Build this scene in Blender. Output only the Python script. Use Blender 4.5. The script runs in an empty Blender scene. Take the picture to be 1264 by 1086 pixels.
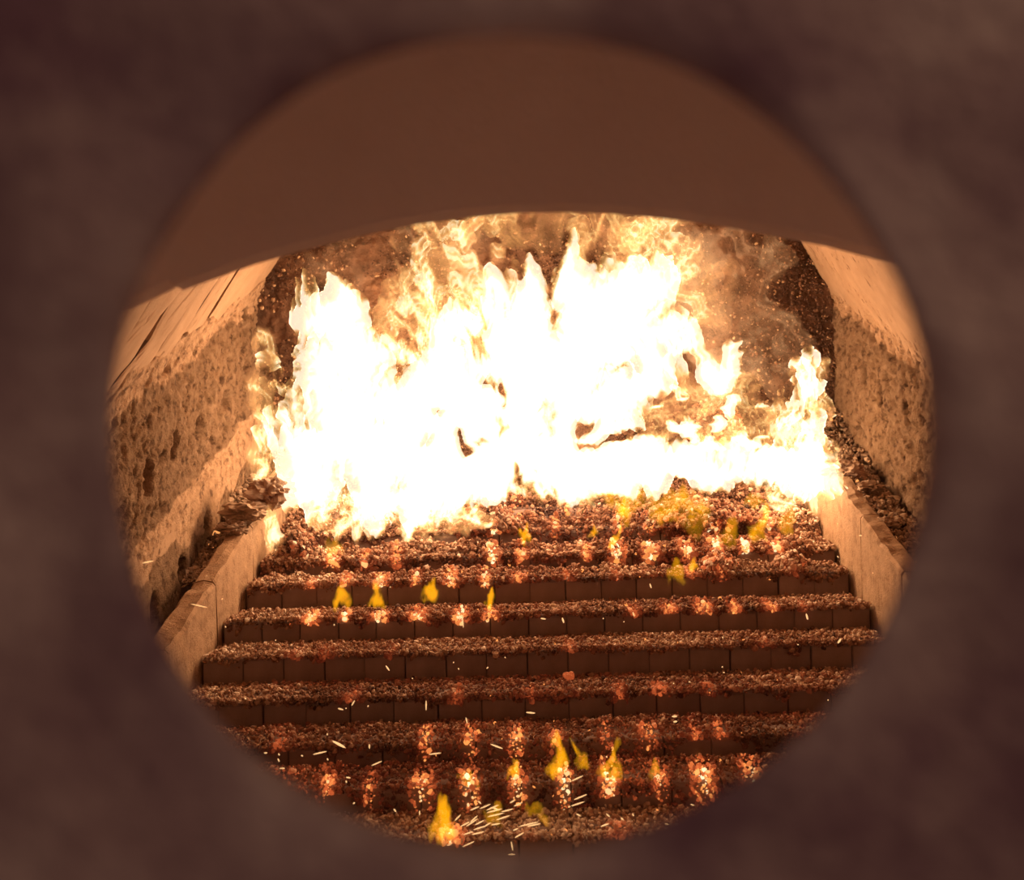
import bpy, math, random
import numpy as np
from mathutils import Vector, Matrix

# ------------------------------------------------------------------ camera, world, lights, exposure
S = bpy.context.scene
C = S.collection
F_PX, CX, CY, ROLL = 1100.0, 632.0, 543.0, 0.025     # focal length and centre in a 1264 x 1086 picture
cam_d = bpy.data.cameras.new('camera'); cam = bpy.data.objects.new('camera', cam_d); C.objects.link(cam)
cam_d.sensor_width = 36.0; cam_d.sensor_fit = 'HORIZONTAL'; cam_d.lens = 36.0 * F_PX / 1264.0
cam_d.clip_start = 0.01; cam_d.clip_end = 50
_r = Vector((1, 0, -ROLL)).normalized(); _u = Vector((ROLL, 0, 1)).normalized(); _b = _r.cross(_u)
cam.matrix_world = Matrix(((_r.x, _u.x, _b.x, 0), (_r.y, _u.y, _b.y, 0), (_r.z, _u.z, _b.z, 0), (0, 0, 0, 1)))
cam_d.dof.use_dof = True; cam_d.dof.focus_distance = 2.2; cam_d.dof.aperture_fstop = 5.4
S.camera = cam
S.view_settings.view_transform = 'Standard'; S.view_settings.look = 'None'
S.view_settings.exposure = 0.0; S.view_settings.gamma = 1.0; S.view_settings.use_curve_mapping = False
S.cycles.use_denoising = True
S.cycles.transparent_max_bounces = 48
S.cycles.max_bounces = 10; S.cycles.diffuse_bounces = 5
S.cycles.sample_clamp_indirect = 4.0

world = bpy.data.worlds.new('world'); S.world = world; world.use_nodes = True
world.node_tree.nodes['Background'].inputs[0].default_value = (1.0, 0.67, 0.58, 1)   # dim boiler room
world.node_tree.nodes['Background'].inputs[1].default_value = 0.19


def W(u, w, Y):
    """tunnel coordinates: everything lengthwise climbs towards the back"""
    return (u + 0.0527 * Y, Y, w + 0.4027 * Y)


def P(px, py, Y):
    """a point of the place at depth Y, from where it shows in the photograph"""
    dxp, dyp = px - CX, py - CY
    dx = dxp - ROLL * dyp; dy = dyp + ROLL * dxp
    return (dx / F_PX * Y, Y, -dy / F_PX * Y)


def lamp(name, loc, energy, color, radius):
    l = bpy.data.lights.new(name, 'POINT'); l.energy = energy; l.color = color; l.shadow_soft_size = radius
    o = bpy.data.objects.new(name, l); C.objects.link(o); o.location = loc
    return o


# the fire's own light, three hearts inside the white flames
FIRE = (1.0, 0.55, 0.25)
lamp('fire_light', P(480, 500, 2.62), 14, FIRE, 0.09)
lamp('fire_light', P(705, 470, 2.62), 15, FIRE, 0.09)
lamp('fire_light', P(950, 572, 2.60), 3.5, FIRE, 0.03)
# a ceiling lamp of the boiler room, up to the right behind the viewer
lamp('room_lamp', (0.42, -0.05, 0.42), 2.6, (1.0, 0.78, 0.55), 0.08)

# ------------------------------------------------------------------ helpers
rng = np.random.default_rng(7)
random.seed(7)


def tag(o, label=None, cat=None, group=None, kind=None):
    if label: o['label'] = label
    if cat: o['category'] = cat
    if group: o['group'] = group
    if kind: o['kind'] = kind
    return o


def link(name, mesh, mat, parent=None):
    o = bpy.data.objects.new(name, mesh); C.objects.link(o)
    if mat and not mesh.materials: mesh.materials.append(mat)
    if parent: o.parent = parent
    return o


def empty(name, loc=(0, 0, 0)):
    o = bpy.data.objects.new(name, None); C.objects.link(o); o.location = loc; o.empty_display_size = 0.05
    return o


def np_mesh(name, verts, faces, attrs=None, smooth=False):
    """faces: (n, 3) or (n, 4) int array"""
    verts = np.asarray(verts, dtype=np.float32); faces = np.asarray(faces, dtype=np.int32)
    m = bpy.data.meshes.new(name); n, k = faces.shape
    m.vertices.add(len(verts)); m.vertices.foreach_set('co', verts.ravel())
    m.loops.add(n * k); m.loops.foreach_set('vertex_index', faces.ravel())
    m.polygons.add(n); m.polygons.foreach_set('loop_start', np.arange(n, dtype=np.int32) * k)
    m.polygons.foreach_set('use_smooth', np.full(n, smooth))
    for key, val in (attrs or {}).items():
        a = m.attributes.new(key, 'FLOAT', 'POINT'); a.data.foreach_set('value', np.asarray(val, dtype=np.float32))
    m.update(calc_edges=True); m.validate()
    return m


def py_mesh(name, verts, faces, smooth=False):
    m = bpy.data.meshes.new(name); m.from_pydata([tuple(v) for v in verts], [], [tuple(f) for f in faces]); m.update()
    if smooth: m.polygons.foreach_set('use_smooth', [True] * len(m.polygons))
    return m


def _hash(ix, iy, iz, seed):
    h = (ix * 374761393 + iy * 668265263 + iz * 2147483647 + seed * 1274126177) & 0xFFFFFFFF
    h = ((h ^ (h >> 13)) * 1274126177) & 0xFFFFFFFF
    h = ((h ^ (h >> 16)) * 2246822519) & 0xFFFFFFFF
    return ((h ^ (h >> 15)) & 0xFFFF) / 32767.5 - 1.0


def noise(x, y, z=0.0, seed=0):
    x, y, z = np.broadcast_arrays(np.asarray(x, float), np.asarray(y, float), np.asarray(z, float))
    ix, iy, iz = np.floor(x).astype(np.int64), np.floor(y).astype(np.int64), np.floor(z).astype(np.int64)
    fx, fy, fz = x - ix, y - iy, z - iz
    sx, sy, sz = [t * t * t * (t * (t * 6 - 15) + 10) for t in (fx, fy, fz)]
    r = 0
    for a in (0, 1):
        for b in (0, 1):
            for c in (0, 1):
                wgt = (sx if a else 1 - sx) * (sy if b else 1 - sy) * (sz if c else 1 - sz)
                r = r + wgt * _hash(ix + a, iy + b, iz + c, seed)
    return r


def fbm(x, y, z=0.0, seed=0, octv=4, gain=0.5):
    r, a, f, t = 0, 1.0, 1.0, 0
    for k in range(octv):
        r = r + a * noise(x * f, y * f, z * f, seed + k * 17); t += a; a *= gain; f *= 2.03
    return r / t


def smooth01(x, a, b):
    t = np.clip((x - a) / (b - a), 0, 1); return t * t * (3 - 2 * t)


def grid_faces(nx, ny):
    i = np.arange(nx - 1)[:, None] * ny + np.arange(ny - 1)[None, :]
    i = i.ravel()
    return np.stack([i, i + ny, i + ny + 1, i + 1], 1)


# ------------------------------------------------------------------ materials
def new_mat(name):
    m = bpy.data.materials.new(name); m.use_nodes = True
    nt = m.node_tree; bsdf = nt.nodes['Principled BSDF']
    return m, nt, bsdf


def ramp(nt, stops, src):
    r = nt.nodes.new('ShaderNodeValToRGB'); el = r.color_ramp.elements
    while len(el) < len(stops): el.new(0.5)
    for e, (p, c) in zip(el, stops):
        e.position = p; e.color = (*c, 1)
    nt.links.new(src, r.inputs[0])
    return r.outputs[0]


def noise_node(nt, scale, detail=6, rough=0.6, vec=None):
    n = nt.nodes.new('ShaderNodeTexNoise'); n.inputs['Scale'].default_value = scale
    n.inputs['Detail'].default_value = detail; n.inputs['Roughness'].default_value = rough
    if vec is None:
        tc = nt.nodes.new('ShaderNodeTexCoord'); vec = tc.outputs['Object']
    nt.links.new(vec, n.inputs['Vector'])
    return n.outputs['Fac']


def bump(nt, bsdf, fac, strength, dist):
    b = nt.nodes.new('ShaderNodeBump'); b.inputs['Strength'].default_value = strength; b.inputs['Distance'].default_value = dist
    nt.links.new(fac, b.inputs['Height']); nt.links.new(b.outputs[0], bsdf.inputs['Normal'])


def rough_mat(name, stops, scale, bscale, bstr, bdist, rough=0.9, spec=0.2):
    m, nt, bs = new_mat(name)
    nt.links.new(ramp(nt, stops, noise_node(nt, scale, 8, 0.62)), bs.inputs['Base Color'])
    bs.inputs['Roughness'].default_value = rough; bs.inputs['Specular IOR Level'].default_value = spec
    bump(nt, bs, noise_node(nt, bscale, 6, 0.65), bstr, bdist)
    return m


M = {}
M['refractory'] = rough_mat('pitted_refractory', [(0.36, (0.17, 0.10, 0.066)), (0.46, (0.37, 0.235, 0.15)), (0.70, (0.52, 0.35, 0.235))], 38, 130, 0.7, 0.012)
M['slab'] = rough_mat('smooth_refractory', [(0.30, (0.34, 0.22, 0.145)), (0.55, (0.41, 0.27, 0.18)), (0.75, (0.46, 0.31, 0.21))], 14, 120, 0.3, 0.005)
M['beam'] = rough_mat('beam_refractory', [(0.30, (0.26, 0.16, 0.10)), (0.5, (0.40, 0.26, 0.17)), (0.75, (0.48, 0.32, 0.21))], 34, 140, 0.6, 0.008)
M['back'] = rough_mat('slagged_back_wall', [(0.30, (0.07, 0.035, 0.022)), (0.52, (0.15, 0.075, 0.045)), (0.75, (0.28, 0.15, 0.09))], 10, 90, 0.7, 0.012, 0.75, 0.35)
M['steel'] = rough_mat('scaled_grate_steel', [(0.30, (0.20, 0.13, 0.115)), (0.5, (0.29, 0.20, 0.175)), (0.75, (0.38, 0.27, 0.235))], 12, 120, 0.3, 0.004, 0.8, 0.3)
M['plate'] = rough_mat('sooty_door_lining', [(0.34, (0.16, 0.075, 0.085)), (0.52, (0.30, 0.18, 0.155)), (0.70, (0.46, 0.31, 0.25))], 16, 40, 0.6, 0.02)
M['arch'] = rough_mat('arch_refractory', [(0.30, (0.68, 0.57, 0.56)), (0.7, (0.77, 0.67, 0.66))], 5, 25, 0.3, 0.01)
M['floor'] = rough_mat('ash_floor_joint_shade', [(0.3, (0.10, 0.07, 0.06)), (0.7, (0.22, 0.16, 0.13))], 20, 60, 0.5, 0.01)

# granules: dark char to pale ash by "tone", glow by "heat"
def granule_mat(name, stops, glow=1.0):
    m, nt, bs = new_mat(name)
    at = nt.nodes.new('ShaderNodeAttribute'); at.attribute_name = 'tone'
    nt.links.new(ramp(nt, stops, at.outputs['Fac']), bs.inputs['Base Color'])
    bs.inputs['Roughness'].default_value = 0.85; bs.inputs['Specular IOR Level'].default_value = 0.25
    ah = nt.nodes.new('ShaderNodeAttribute'); ah.attribute_name = 'glow'
    col = ramp(nt, [(0.0, (0, 0, 0)), (0.18, (0.05, 0.006, 0.002)), (0.42, (0.42, 0.075, 0.02)), (0.68, (0.95, 0.34, 0.08)), (1.0, (1.0, 0.80, 0.45))], ah.outputs['Fac'])
    nt.links.new(col, bs.inputs['Emission Color']); bs.inputs['Emission Strength'].default_value = glow
    m.cycles.emission_sampling = 'NONE'
    return m


M['ember'] = granule_mat('embers_and_char', [(0.0, (0.07, 0.035, 0.028)), (0.45, (0.27, 0.135, 0.085)), (0.85, (0.52, 0.36, 0.26)), (1.0, (0.78, 0.66, 0.56))], 1.35)
M['clinker'] = granule_mat('clinker', [(0.0, (0.16, 0.10, 0.07)), (0.5, (0.36, 0.25, 0.18)), (1.0, (0.58, 0.44, 0.33))], 1.0)
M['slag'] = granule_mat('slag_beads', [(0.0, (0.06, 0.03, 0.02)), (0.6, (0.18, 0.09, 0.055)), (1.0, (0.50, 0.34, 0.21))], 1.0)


def flame_mat(name, stops, strength):
    """glowing gas: adds its light to what lies behind, heat stored in the mesh"""
    m = bpy.data.materials.new(name); m.use_nodes = True; nt = m.node_tree; nt.nodes.clear()
    out = nt.nodes.new('ShaderNodeOutputMaterial'); add = nt.nodes.new('ShaderNodeAddShader')
    tr = nt.nodes.new('ShaderNodeBsdfTransparent'); em = nt.nodes.new('ShaderNodeEmission')
    at = nt.nodes.new('ShaderNodeAttribute'); at.attribute_name = 'glow'
    nt.links.new(ramp(nt, stops, at.outputs['Fac']), em.inputs['Color'])
    em.inputs['Strength'].default_value = strength
    nt.links.new(tr.outputs[0], add.inputs[0]); nt.links.new(em.outputs[0], add.inputs[1])
    nt.links.new(add.outputs[0], out.inputs['Surface'])
    m.cycles.emission_sampling = 'NONE'
    return m


M['flame'] = flame_mat('white_hot_flame', [(0.0, (0, 0, 0)), (0.12, (0.030, 0.011, 0.003)), (0.30, (0.13, 0.058, 0.015)), (0.50, (0.32, 0.18, 0.055)), (0.70, (0.64, 0.45, 0.22)), (0.90, (0.95, 0.76, 0.55)), (1.0, (1, 0.80, 0.60))], 0.95)
M['wisp'] = flame_mat('orange_wisp', [(0.0, (0, 0, 0)), (0.25, (0.13, 0.055, 0.018)), (0.55, (0.34, 0.155, 0.045)), (0.8, (0.62, 0.37, 0.13)), (1.0, (0.9, 0.72, 0.42))], 0.9)
M['yellow'] = flame_mat('yellow_flame', [(0.0, (0, 0, 0)), (0.3, (0.10, 0.048, 0.001)), (0.7, (0.32, 0.125, 0.001)), (1.0, (0.62, 0.245, 0.002))], 0.9)
M['smoke'] = flame_mat('glowing_smoke', [(0.0, (0, 0, 0)), (0.5, (0.10, 0.042, 0.016)), (1.0, (0.26, 0.13, 0.055))], 0.9)
m = bpy.data.materials.new('spark'); m.use_nodes = True
m.node_tree.nodes['Principled BSDF'].inputs['Base Color'].default_value = (0.3, 0.15, 0.08, 1)
m.node_tree.nodes['Principled BSDF'].inputs['Emission Color'].default_value = (1.0, 0.58, 0.24, 1)
m.node_tree.nodes['Principled BSDF'].inputs['Emission Strength'].default_value = 1.1
m.cycles.emission_sampling = 'NONE'
M['spark'] = m

# ------------------------------------------------------------------ the setting
UL, UR = -0.99, 0.915              # side walls
WL, WR = -0.69, -0.734             # crease where the walls start to lean inwards
WROOF = -0.10
GL, GR = -0.848, 0.768             # grate ends
WG = -1.346                        # grate plane
YB = 2.95                          # back wall
YF = 0.70                          # front arch
SL_L, SL_R = 0.65, -0.54           # lean of the upper walls (du per dw)


def pit_field(Y, w, seed, pits):
    """inward depth of the pitted wall in metres: crumbled surface plus a few deep holes"""
    d = 0.005 * fbm(Y * 9, w * 9, 0, seed, 3)
    n1 = fbm(Y * 48, w * 34, 0, seed + 5, 3)
    n2 = fbm(Y * 6, w * 5, 0, seed + 9, 2)
    d = d + 0.024 * np.clip(n1 - 0.08 + 0.45 * n2, 0, 0.6) ** 0.8 + 0.006 * fbm(Y * 100, w * 90, 0, seed + 3, 2)
    rough = np.ones_like(d)
    for (y0, w0, ry, rw, dep) in pits:
        q = ((Y - y0) / ry + 0.25 * noise(Y * 60, w * 60, 0, seed)) ** 2 + ((w - w0) / rw) ** 2
        d = d + dep * smooth01(q, 1.25, 0.55)
    return d


def wall_hit(px, py, u):
    """depth and height on a side wall at a place of the photograph"""
    p = P(px, py, 1.0); Y = u / (p[0] - 0.0527); return Y, (p[2] - 0.4027) * Y


def side_wall(name, u, wtop, wc, lean, seed, pits, sign, smooth_low, proud):
    """pitted wall that bends inwards above its crease; its crust thins out over the leaning part"""
    ys = np.concatenate([np.linspace(YF, 1.45, 20, endpoint=False), np.arange(1.45, YB + 0.03, 0.0045)])
    ws = np.arange(-1.47, wtop + 0.001, 0.0045)
    Yg, Wg = np.meshgrid(ys, ws, indexing='ij')
    d = pit_field(Yg, Wg, seed, pits)
    low = smooth01(Wg + 0.10 * fbm(Yg * 7, Wg * 7, 0, seed + 31), smooth_low + 0.05, smooth_low - 0.03)   # smoother lower courses
    hole = np.zeros_like(d)
    for (y0, w0, ry, rw, dep) in pits:
        hole = np.maximum(hole, smooth01(((Yg - y0) / ry) ** 2 + ((Wg - w0) / rw) ** 2, 1.8, 1.0))
    edge_n = 0.05 * fbm(Yg * 11, Wg * 22, 0, seed + 37, 3)
    high = smooth01(Wg + edge_n, wc - 0.02, wc + 0.08)                                                 # smoother above the crease
    d = d * (1 - low * (1 - hole) * 0.92) * (1 - 0.95 * high * (1 - hole))
    if proud: d = d - 0.007 + 0.05 * smooth01(Wg + 1.3 * edge_n, wc + 0.02, wc + 0.10)                   # torn upper edge of the crust
    b = 0.03; x = Wg - wc
    bend = np.where(x < -b, 0, np.where(x > b, x, (x + b) ** 2 / (4 * b)))
    uu = u + lean * bend + sign * d
    X = uu + 0.0527 * Yg; Z = Wg + 0.4027 * Yg
    f = grid_faces(len(ys), len(ws))
    if sign > 0: f = f[:, ::-1]
    me = np_mesh(name, np.stack([X, Yg, Z], -1).reshape(-1, 3), f, smooth=True)
    me.materials.append(M['refractory']); me.materials.append(M['slab'])
    top_part = (Wg + edge_n)[:-1, :-1].ravel() > wc + 0.03
    low_part = (low * (1 - hole))[:-1, :-1].ravel() > 0.9
    me.polygons.foreach_set('material_index', ((top_part & (not proud)) | low_part).astype(np.int32))
    return tag(link(name, me, None), kind='structure')


def pits_from(lst, u):
    r = []
    for (px, py, rx, ry, dep) in lst:
        Y, w = wall_hit(px, py, u); Y2, _ = wall_hit(px + rx, py, u)
        r.append((Y, w, abs(Y2 - Y), ry * Y / F_PX, dep))
    return r


left_pits = pits_from([(278, 493, 5, 11, 0.035), (246, 524, 5, 14, 0.035), (277, 524, 3, 8, 0.03), (213, 552, 5, 17, 0.04), (181, 590, 6, 26, 0.035),
                       (254, 655, 5, 20, 0.045), (222, 703, 5, 15, 0.05), (188, 752, 5, 20, 0.05), (301, 385, 3, 9, 0.02), (303, 450, 3, 12, 0.018), (165, 640, 3, 10, 0.015)], UL)
right_pits = pits_from([(1065, 460, 4, 14, 0.035), (1086, 488, 4, 15, 0.035), (1118, 508, 4, 15, 0.04), (1060, 526, 3, 8, 0.03), (1088, 606, 4, 16, 0.04), (1117, 640, 5, 18, 0.045),
                        (1040, 432, 3, 8, 0.02), (1100, 440, 3, 7, 0.015)], UR)
wall_left = side_wall('wall_left', UL, WL + 0.16, WL, SL_L, 11, left_pits, -1, -1.16, True)
wall_right = side_wall('wall_right', UR, WROOF, WR, SL_R, 23, right_pits, 1, -1.25, False)


def prism(name, quad_pts_a, quad_pts_b, mat, parent=None):
    n = len(quad_pts_a); v = list(quad_pts_a) + list(quad_pts_b)
    f = [tuple(range(n))[::-1], tuple(range(n, 2 * n))] + [(i, (i + 1) % n, n + (i + 1) % n, n + i) for i in range(n)]
    return link(name, py_mesh(name, v, f), mat, parent)


# leaning upper wall on the left: one refractory slab after another, with open joints
joints = [(0.20, .006, 1.5), (0.60, .006, 1.5), (0.95, .006, 1.5), (1.25, .006, 1.45), (1.48, .085, 1.35), (1.815, .080, 0.97), (2.085, .016, 0.35), (2.265, .014, 0.10), (2.44, .042, 0.04), (YB + 0.02, .0, 0.0)]   # depth at the crease, gap, fan
lean_top = WROOF
for i in range(len(joints) - 1):
    (ya, ga, ka), (yb, gb, kb) = joints[i], joints[i + 1]
    off = 0.004 * math.sin(i * 2.3); n = 24; nw = 60
    a = np.linspace(0, 1, n); b = np.linspace(0, 1, nw); A, B = np.meshgrid(a, b, indexing='ij')
    Wg = WL - 0.02 + (lean_top - WL + 0.02) * B
    y0 = ya + ga / 2 + ka * (Wg - WL); y1 = yb - gb / 2 + kb * (Wg - WL); Yg = np.maximum(y0 + (y1 - y0) * A, YF)
    d = 0.0035 * fbm(Yg * 14, Wg * 14, 0, 40 + i, 3) + 0.010 * np.clip(fbm(Yg * 60, Wg * 60, 0, 140 + i, 2) - 0.45, 0, 1) + off + 0.006 * ((2 * A - 1) ** 8) + 0.0
    low = smooth01(Wg + 0.05 * fbm(Yg * 10, Wg * 10, 0, 77), WL + 0.10, WL + 0.0)
    d = d + low * 0.012 * np.clip(fbm(Yg * 50, Wg * 40, 0, 61, 3) + 0.1, 0, 1)
    ul = UL + SL_L * (Wg - WL) - d
    front = np.stack([ul + 0.0527 * Yg, Yg, Wg + 0.4027 * Yg], -1).reshape(-1, 3)
    back = front + np.array([-0.09, 0, 0.03])
    f = grid_faces(n, nw); N = n * nw
    idx = np.arange(N).reshape(n, nw)
    ring = np.concatenate([idx[:, 0], idx[-1, 1:], idx[-2::-1, -1], idx[0, -2:0:-1]])
    side = np.stack([ring, np.roll(ring, -1), np.roll(ring, -1) + N, ring + N], 1)
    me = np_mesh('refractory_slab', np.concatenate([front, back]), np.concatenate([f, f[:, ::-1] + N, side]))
    me.materials.append(M['slab']); me.materials.append(M['floor'])          # joint faces coloured dark: shade of the gaps painted in
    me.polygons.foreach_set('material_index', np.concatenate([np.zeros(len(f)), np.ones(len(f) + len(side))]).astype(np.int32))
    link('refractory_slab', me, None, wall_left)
# dark backing behind the joints
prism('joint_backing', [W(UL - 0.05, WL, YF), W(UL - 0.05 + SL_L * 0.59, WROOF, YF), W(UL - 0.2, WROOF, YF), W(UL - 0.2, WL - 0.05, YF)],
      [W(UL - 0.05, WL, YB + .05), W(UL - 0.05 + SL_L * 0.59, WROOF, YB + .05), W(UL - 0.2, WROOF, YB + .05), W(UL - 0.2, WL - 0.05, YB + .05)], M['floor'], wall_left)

# back wall
YF = 0.70                          # front arch
SL_L, SL_R = 0.65, -0.54           # lean of the upper walls (du per dw)


def pit_field(Y, w, seed, pits):
    """inward depth of the pitted wall in metres: crumbled surface plus a few deep holes"""
    d = 0.005 * fbm(Y * 9, w * 9, 0, seed, 3)
    n1 = fbm(Y * 48, w * 34, 0, seed + 5, 3)
    n2 = fbm(Y * 6, w * 5, 0, seed + 9, 2)
    d = d + 0.024 * np.clip(n1 - 0.08 + 0.45 * n2, 0, 0.6) ** 0.8 + 0.006 * fbm(Y * 100, w * 90, 0, seed + 3, 2)
    rough = np.ones_like(d)
    for (y0, w0, ry, rw, dep) in pits:
        q = ((Y - y0) / ry + 0.25 * noise(Y * 60, w * 60, 0, seed)) ** 2 + ((w - w0) / rw) ** 2
        d = d + dep * smooth01(q, 1.25, 0.55)
    return d


def wall_hit(px, py, u):
    """depth and height on a side wall at a place of the photograph"""
    p = P(px, py, 1.0); Y = u / (p[0] - 0.0527); return Y, (p[2] - 0.4027) * Y


def side_wall(name, u, wtop, wc, lean, seed, pits, sign, smooth_low, proud):
    """pitted wall that bends inwards above its crease; its crust thins out over the leaning part"""
    ys = np.concatenate([np.linspace(YF, 1.45, 20, endpoint=False), np.arange(1.45, YB + 0.03, 0.0045)])
    ws = np.arange(-1.47, wtop + 0.001, 0.0045)
    Yg, Wg = np.meshgrid(ys, ws, indexing='ij')
    d = pit_field(Yg, Wg, seed, pits)
    low = smooth01(Wg + 0.03 * fbm(Yg * 8, Wg * 8, 0, seed + 31), smooth_low + 0.05, smooth_low - 0.03)   # smoother lower courses
    hole = np.zeros_like(d)
    for (y0, w0, ry, rw, dep) in pits:
        hole = np.maximum(hole, smooth01(((Yg - y0) / ry) ** 2 + ((Wg - w0) / rw) ** 2, 1.8, 1.0))
    edge_n = 0.06 * fbm(Yg * 9, Wg * 9, 0, seed + 37, 4)
    high = smooth01(Wg + edge_n, wc - 0.02, wc + 0.08)                                                 # smoother above the crease
    d = d * (1 - low * (1 - hole) * 0.92) * (1 - 0.80 * high * (1 - hole))
    if proud: d = d - 0.007 + 0.05 * smooth01(Wg + 1.3 * edge_n, wc + 0.02, wc + 0.10)                   # torn upper edge of the crust
    b = 0.03; x = Wg - wc
    bend = np.where(x < -b, 0, np.where(x > b, x, (x + b) ** 2 / (4 * b)))
    uu = u + lean * bend + sign * d
    X = uu + 0.0527 * Yg; Z = Wg + 0.4027 * Yg
    f = grid_faces(len(ys), len(ws))
    if sign > 0: f = f[:, ::-1]
    return tag(link(name, np_mesh(name, np.stack([X, Yg, Z], -1).reshape(-1, 3), f, smooth=True), M['refractory']), kind='structure')


def pits_from(lst, u):
    r = []
    for (px, py, rx, ry, dep) in lst:
        Y, w = wall_hit(px, py, u); Y2, _ = wall_hit(px + rx, py, u)
        r.append((Y, w, abs(Y2 - Y), ry * Y / F_PX, dep))
    return r


left_pits = pits_from([(278, 493, 5, 11, 0.035), (246, 524, 5, 14, 0.035), (277, 524, 3, 8, 0.03), (213, 552, 5, 17, 0.04), (181, 590, 6, 26, 0.035),
                       (254, 655, 5, 20, 0.045), (222, 703, 5, 15, 0.05), (188, 752, 5, 20, 0.05), (301, 385, 3, 9, 0.02), (303, 450, 3, 12, 0.018), (165, 640, 3, 10, 0.015)], UL)
right_pits = pits_from([(1065, 460, 4, 14, 0.035), (1086, 488, 4, 15, 0.035), (1118, 508, 4, 15, 0.04), (1060, 526, 3, 8, 0.03), (1088, 606, 4, 16, 0.04), (1117, 640, 5, 18, 0.045),
                        (1040, 432, 3, 8, 0.02), (1100, 440, 3, 7, 0.015)], UR)
wall_left = side_wall('wall_left', UL, WL + 0.16, WL, SL_L, 11, left_pits, -1, -1.10, True)
wall_right = side_wall('wall_right', UR, WROOF, WR, SL_R, 23, right_pits, 1, -1.25, False)


def prism(name, quad_pts_a, quad_pts_b, mat, parent=None):
    n = len(quad_pts_a); v = list(quad_pts_a) + list(quad_pts_b)
    f = [tuple(range(n))[::-1], tuple(range(n, 2 * n))] + [(i, (i + 1) % n, n + (i + 1) % n, n + i) for i in range(n)]
    return link(name, py_mesh(name, v, f), mat, parent)


# leaning upper wall on the left: one refractory slab after another, with open joints
joints = [(0.70, .006), (0.95, .006), (1.20, .006), (1.42, .007), (1.56, .005), (1.685, .004), (1.805, .012), (1.975, .016), (2.125, .004), (2.27, .006), (2.445, .013), (YB + 0.02, .0)]
lean_top = WROOF
for i in range(len(joints) - 1):
    y0 = joints[i][0] + joints[i][1] / 2; y1 = joints[i + 1][0] - joints[i + 1][1] / 2
    off = 0.004 * math.sin(i * 2.3); n = 14; nw = 22
    a = np.linspace(0, 1, n); b = np.linspace(0, 1, nw); A, B = np.meshgrid(a, b, indexing='ij')
    Yg = y0 + (y1 - y0) * A; Wg = WL + (lean_top - WL) * B
    d = 0.0045 * fbm(Yg * 14, Wg * 14, 0, 40 + i, 4) + off + 0.006 * ((2 * A - 1) ** 8) + 0.0
    low = smooth01(Wg + 0.05 * fbm(Yg * 10, Wg * 10, 0, 77), WL + 0.10, WL + 0.0)
    d = d + low * 0.012 * np.clip(fbm(Yg * 50, Wg * 40, 0, 61, 3) + 0.1, 0, 1)
    ul = UL + SL_L * (Wg - WL) - d
    front = np.stack([ul + 0.0527 * Yg, Yg, Wg + 0.4027 * Yg], -1).reshape(-1, 3)
    back = front + np.array([-0.09, 0, 0.03])
    f = grid_faces(n, nw); N = n * nw
    idx = np.arange(N).reshape(n, nw)
    ring = np.concatenate([idx[:, 0], idx[-1, 1:], idx[-2::-1, -1], idx[0, -2:0:-1]])
    side = np.stack([ring, np.roll(ring, -1), np.roll(ring, -1) + N, ring + N], 1)
    link('refractory_slab', np_mesh('refractory_slab', np.concatenate([front, back]), np.concatenate([f, f[:, ::-1] + N, side]), smooth=False), M['slab'], wall_left)
# dark backing behind the joints
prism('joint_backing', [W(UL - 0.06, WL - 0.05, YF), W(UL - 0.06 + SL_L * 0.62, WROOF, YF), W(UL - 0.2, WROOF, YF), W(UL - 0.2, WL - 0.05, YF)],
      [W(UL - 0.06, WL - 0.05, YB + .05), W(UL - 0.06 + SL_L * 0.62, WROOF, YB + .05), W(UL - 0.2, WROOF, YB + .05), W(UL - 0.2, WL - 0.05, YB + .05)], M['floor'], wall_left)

# leaning upper wall on the right, smooth, one surface
n, nw = 150, 60
A, B = np.meshgrid(np.linspace(0, 1, n), np.linspace(0, 1, nw), indexing='ij')
Yg = YF + (YB + 0.02 - YF) * A; Wg = WR + (WROOF - WR) * B
rgh = smooth01(Wg, WR + 0.09, WR)
d = 0.004 * fbm(Yg * 12, Wg * 12, 0, 90, 4) + rgh * 0.012 * np.clip(fbm(Yg * 40, Wg * 36, 0, 91, 3), 0, 1)
ur = UR + SL_R * (Wg - WR) + d * 1.0
link('leaning_face', np_mesh('leaning_face', np.stack([ur + 0.0527 * Yg, Yg, Wg + 0.4027 * Yg], -1).reshape(-1, 3), grid_faces(n, nw)[:, ::-1], smooth=True), M['slab'], wall_right)

# back wall
xs = np.arange(-1.05, 0.98, 0.0065); ws = np.arange(-1.47, 0.0, 0.0065)
Ug, Wg = np.meshgrid(xs, ws, indexing='ij')
d = 0.02 * fbm(Ug * 7, Wg * 7, 0, 51, 3) + 0.010 * fbm(Ug * 45, Wg * 45, 0, 52, 3)
d = d - 0.025 * smooth01(np.abs(Wg + 0.475 + 0.01 * fbm(Ug * 10, 0, 0, 3)), 0.006, 0.002) * smooth01(Ug, -0.35, -0.5)
Yg = YB - d
wall_back = tag(link('wall_back', np_mesh('wall_back', np.stack([Ug + 0.0527 * YB, Yg, Wg + 0.4027 * YB], -1).reshape(-1, 3), grid_faces(len(xs), len(ws)), smooth=True), M['back']), kind='structure')

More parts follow.
